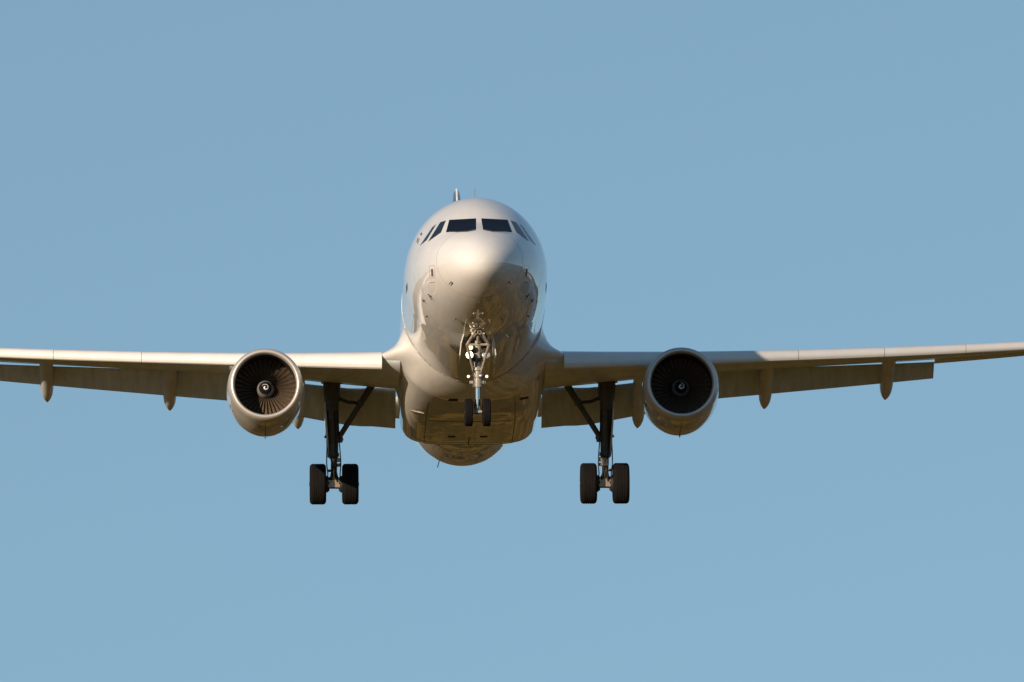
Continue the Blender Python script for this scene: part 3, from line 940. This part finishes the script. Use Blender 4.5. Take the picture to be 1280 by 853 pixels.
def make_nose_gear():
    g_ = part_empty('nose_landing_gear', root)
    axl = Vector((0, 5.07, -3.98)); top = Vector((0, 4.86, -1.95))
    d = axl - top
    q = lambda t: top + d * t
    MB().tube(q(0), q(.3), .115, .11, 20).tube(q(.3), q(.56), .105, .1, 20).tube(q(.56), q(.66), .125, .125, 20).tube(q(.50), q(.53), .13, .13, 20).tube(q(.40), q(.44), .15, .15, 20).build('shock_strut', M['gear_white'], g_)
    MB().tube(q(.66), q(.98), .062, .062, 20).build('oleo_piston', M['chrome'], g_)
    MB().tube(axl - Vector((.3, 0, 0)), axl + Vector((.3, 0, 0)), .045, .045, 14).tube(q(.94), q(1.03), .085, .08, 14).box(axl + Vector((.03, -.1, 0.0)), (.08, .04, .03)).build('axle', M['gear_white'], g_)
    mb = MB()
    for s2 in (-1, 1):
        mb.tube(q(.62) + Vector((s2 * .07, .1, 0)), q(.79) + Vector((s2 * .03, .34, 0)), .025, .02, 8).tube(q(.79) + Vector((s2 * .03, .34, 0)), q(.97) + Vector((s2 * .06, .08, 0)), .02, .025, 8)
    mb.build('torque_link', M['gear_dark'], g_)
    # drag brace: an A-frame running forward into the bay
    mb = MB()
    for s2 in (-1, 1):
        mb.tube(q(.46) + Vector((s2 * .10, -.05, 0)), Vector((s2 * .30, 4.15, -2.28)), .036, .036, 10)
        mb.tube(Vector((s2 * .30, 4.15, -2.28)), Vector((s2 * .05, 3.75, -1.94)), .034, .03, 10)
        mb.tube(Vector((s2 * .22, 4.2, -2.2)), Vector((s2 * .05, 3.8, -2.05)), .02, .02, 8)
    mb.tube(Vector((-.3, 4.15, -2.28)), Vector((.3, 4.15, -2.28)), .035, .035, 10)
    mb.tube(Vector((0, 3.7, -1.85)), Vector((0, 4.1, -2.25)), .035, .04, 10)
    mb.build('drag_brace', M['gear_white'], g_)
    mb = MB()
    mb.tube(q(.30) + Vector((-.26, -.08, 0)), q(.30) + Vector((.26, -.08, 0)), .04, .04, 10).box(q(.33) + Vector((.0, -.1, .0)), (.05, .05, .1)).tube(q(.515) + Vector((-.25, -.05, 0)), q(.515) + Vector((.25, -.05, 0)), .03, .03, 8)
    mb.box(q(.2) + Vector((.16, -.06, .02)), (.1, .05, .035)).box(q(.2) + Vector((-.14, -.06, .02)), (.06, .05, .03)).tube(q(.1) + Vector((-.3, .02, .02)), q(.1) + Vector((.42, .02, .02)), .03, .03, 8)
    mb.build('lamp_bracket', M['gear_dark'], g_)
    # lamps
    def lamp(name, c, r_, mat):
        c = Vector(c)
        body = MB().lathe([(.12, .03), (.08, r_ * .7), (.0, r_), (-.03, r_ * 1.04), (-.03, r_ * .93)], c, (0, 1, 0), 24, (True, False))
        body.build(name + '_housing', M['gear_white'], g_)
        MB().lathe([(-.022, r_ * .93), (-.03, r_ * .7), (-.036, r_ * .35), (-.038, .002)], c, (0, 1, 0), 24, (False, True)).build(name, mat, g_)
    lamp('taxi_lamp', q(.255) + Vector((-.22, -.26, 0)), .105, M['lamp_on'])
    lamp('taxi_lamp', q(.255) + Vector((.23, -.26, 0)), .11, M['lamp_off'])
    lamp('takeoff_lamp', q(.155) + Vector((-.20, -.28, 0)), .08, M['lamp_small'])
    for s2 in (-1, 1):
        lamp('turnoff_lamp', q(.525) + Vector((s2 * .25, -.16, -.02)), .042, M['lamp_small'])
        lamp('bay_lamp', Vector((s2 * .145, 3.92, -2.03)), .032, M['lamp_small'])
    lamp('steering_lamp', q(.525) + Vector((.08, -.2, 0)), .045, M['lamp_off'])
    # steering actuators and hoses
    mb = MB().tube(q(.60) + Vector((-.22, -.02, .0)), q(.60) + Vector((.22, -.02, 0)), .05, .05, 12)
    mb.build('steering_actuator', M['gear_white'], g_)
    mb = MB()
    for s2 in (-.6, .7):
        mb.path([q(.25) + Vector((s2 * .14, -.12, 0)), q(.45) + Vector((s2 * .2, -.16, 0)), q(.65) + Vector((s2 * .17, -.15, 0)), q(.8) + Vector((s2 * .2, -.12, 0)), q(.95) + Vector((s2 * .13, -.08, 0))], [.012] * 5, 8)
    mb.build('hydraulic_hose', M['black'], g_)
    for s2 in (-1, 1):
        wheel(g_, axl + Vector((s2 * .245, 0, 0)), .38, .112, .19, s2)
    # aft bay doors hang open either side of the leg
    for s2 in (-1, 1):
        v = []
        ol = [(4.35, -1.92, .36), (4.30, -2.2, .44), (4.42, -2.52, .475), (4.7, -2.62, .47), (5.6, -2.60, .47), (5.75, -2.3, .45), (5.75, -2.0, .36)]
        for th in (0, .03):
            v += [Vector((s2 * (x + th), y, z)) for y, z, x in ol]
        k = len(ol)
        f = [tuple(range(k)), tuple(range(2 * k - 1, k - 1, -1))] + [(i, i + k, (i + 1) % k + k, (i + 1) % k) for i in range(k)]
        MB().add(v, f).build('bay_door', M['white'], g_, 30)
    # dark patch laid on the belly skin in place of the shaded bay
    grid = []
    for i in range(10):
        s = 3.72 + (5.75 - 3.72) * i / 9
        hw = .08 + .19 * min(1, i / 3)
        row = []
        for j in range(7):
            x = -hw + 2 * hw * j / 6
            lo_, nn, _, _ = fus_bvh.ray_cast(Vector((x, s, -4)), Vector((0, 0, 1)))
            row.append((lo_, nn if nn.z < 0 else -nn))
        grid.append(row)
    shape_patch('gear_bay_shade', grid, M['bay'], g_, fus_bvh, lift=.004, depth=.05)
make_nose_gear()

# ---- tail
def fin_ring(z, y0, c, th, x=0.0, horiz=None):
    pts = []
    for x_ in FX:
        pts.append((x_, yt(x_, th)))
    for x_ in FX[::-1][1:-1]:
        pts.append((x_, -yt(x_, th)))
    return [Vector((x + c * t, y0 + c * a, z)) for a, t in pts]
fin = MB().loft([fin_ring(z, y0, c, th) for z, y0, c, th in ((1.4, 25.6, 6.0, .10), (4.0, 27.6, 4.7, .10), (7.5, 30.35, 2.6, .10), (7.8, 30.72, 2.2, .09))]).build('tail_fin', M['fin'], root, 50)
le = []
for z, y0, r_ in ((2.2, 26.2, .02), (4.0, 27.585, .02), (7.1, 30.0, .022), (7.5, 30.32, .036), (7.83, 30.7, .04)):
    le.append((0, y0 - .01, z, r_))
MB().path([(a, b, c) for a, b, c, _ in le], [q[3] for q in le], 12).build('fin_leading_edge', M['slat'], fin)  # pale paint, thicker near the tip, in place of the metal's highlight
for sx in (-1, 1):
    rings = []
    for e, y0, c, z in ((.5, 27.6, 3.4, .95), (3.4, 29.2, 2.45, 1.25), (6.2, 30.8, 1.35, 1.5)):
        rings.append([Vector((sx * e, y0 + c * x_, z + c * yt(x_, .1))) for x_ in FX] + [Vector((sx * e, y0 + c * x_, z - c * yt(x_, .1))) for x_ in FX[::-1][1:-1]])
    MB().loft(rings).build('tailplane', M['wing'], root, 50)
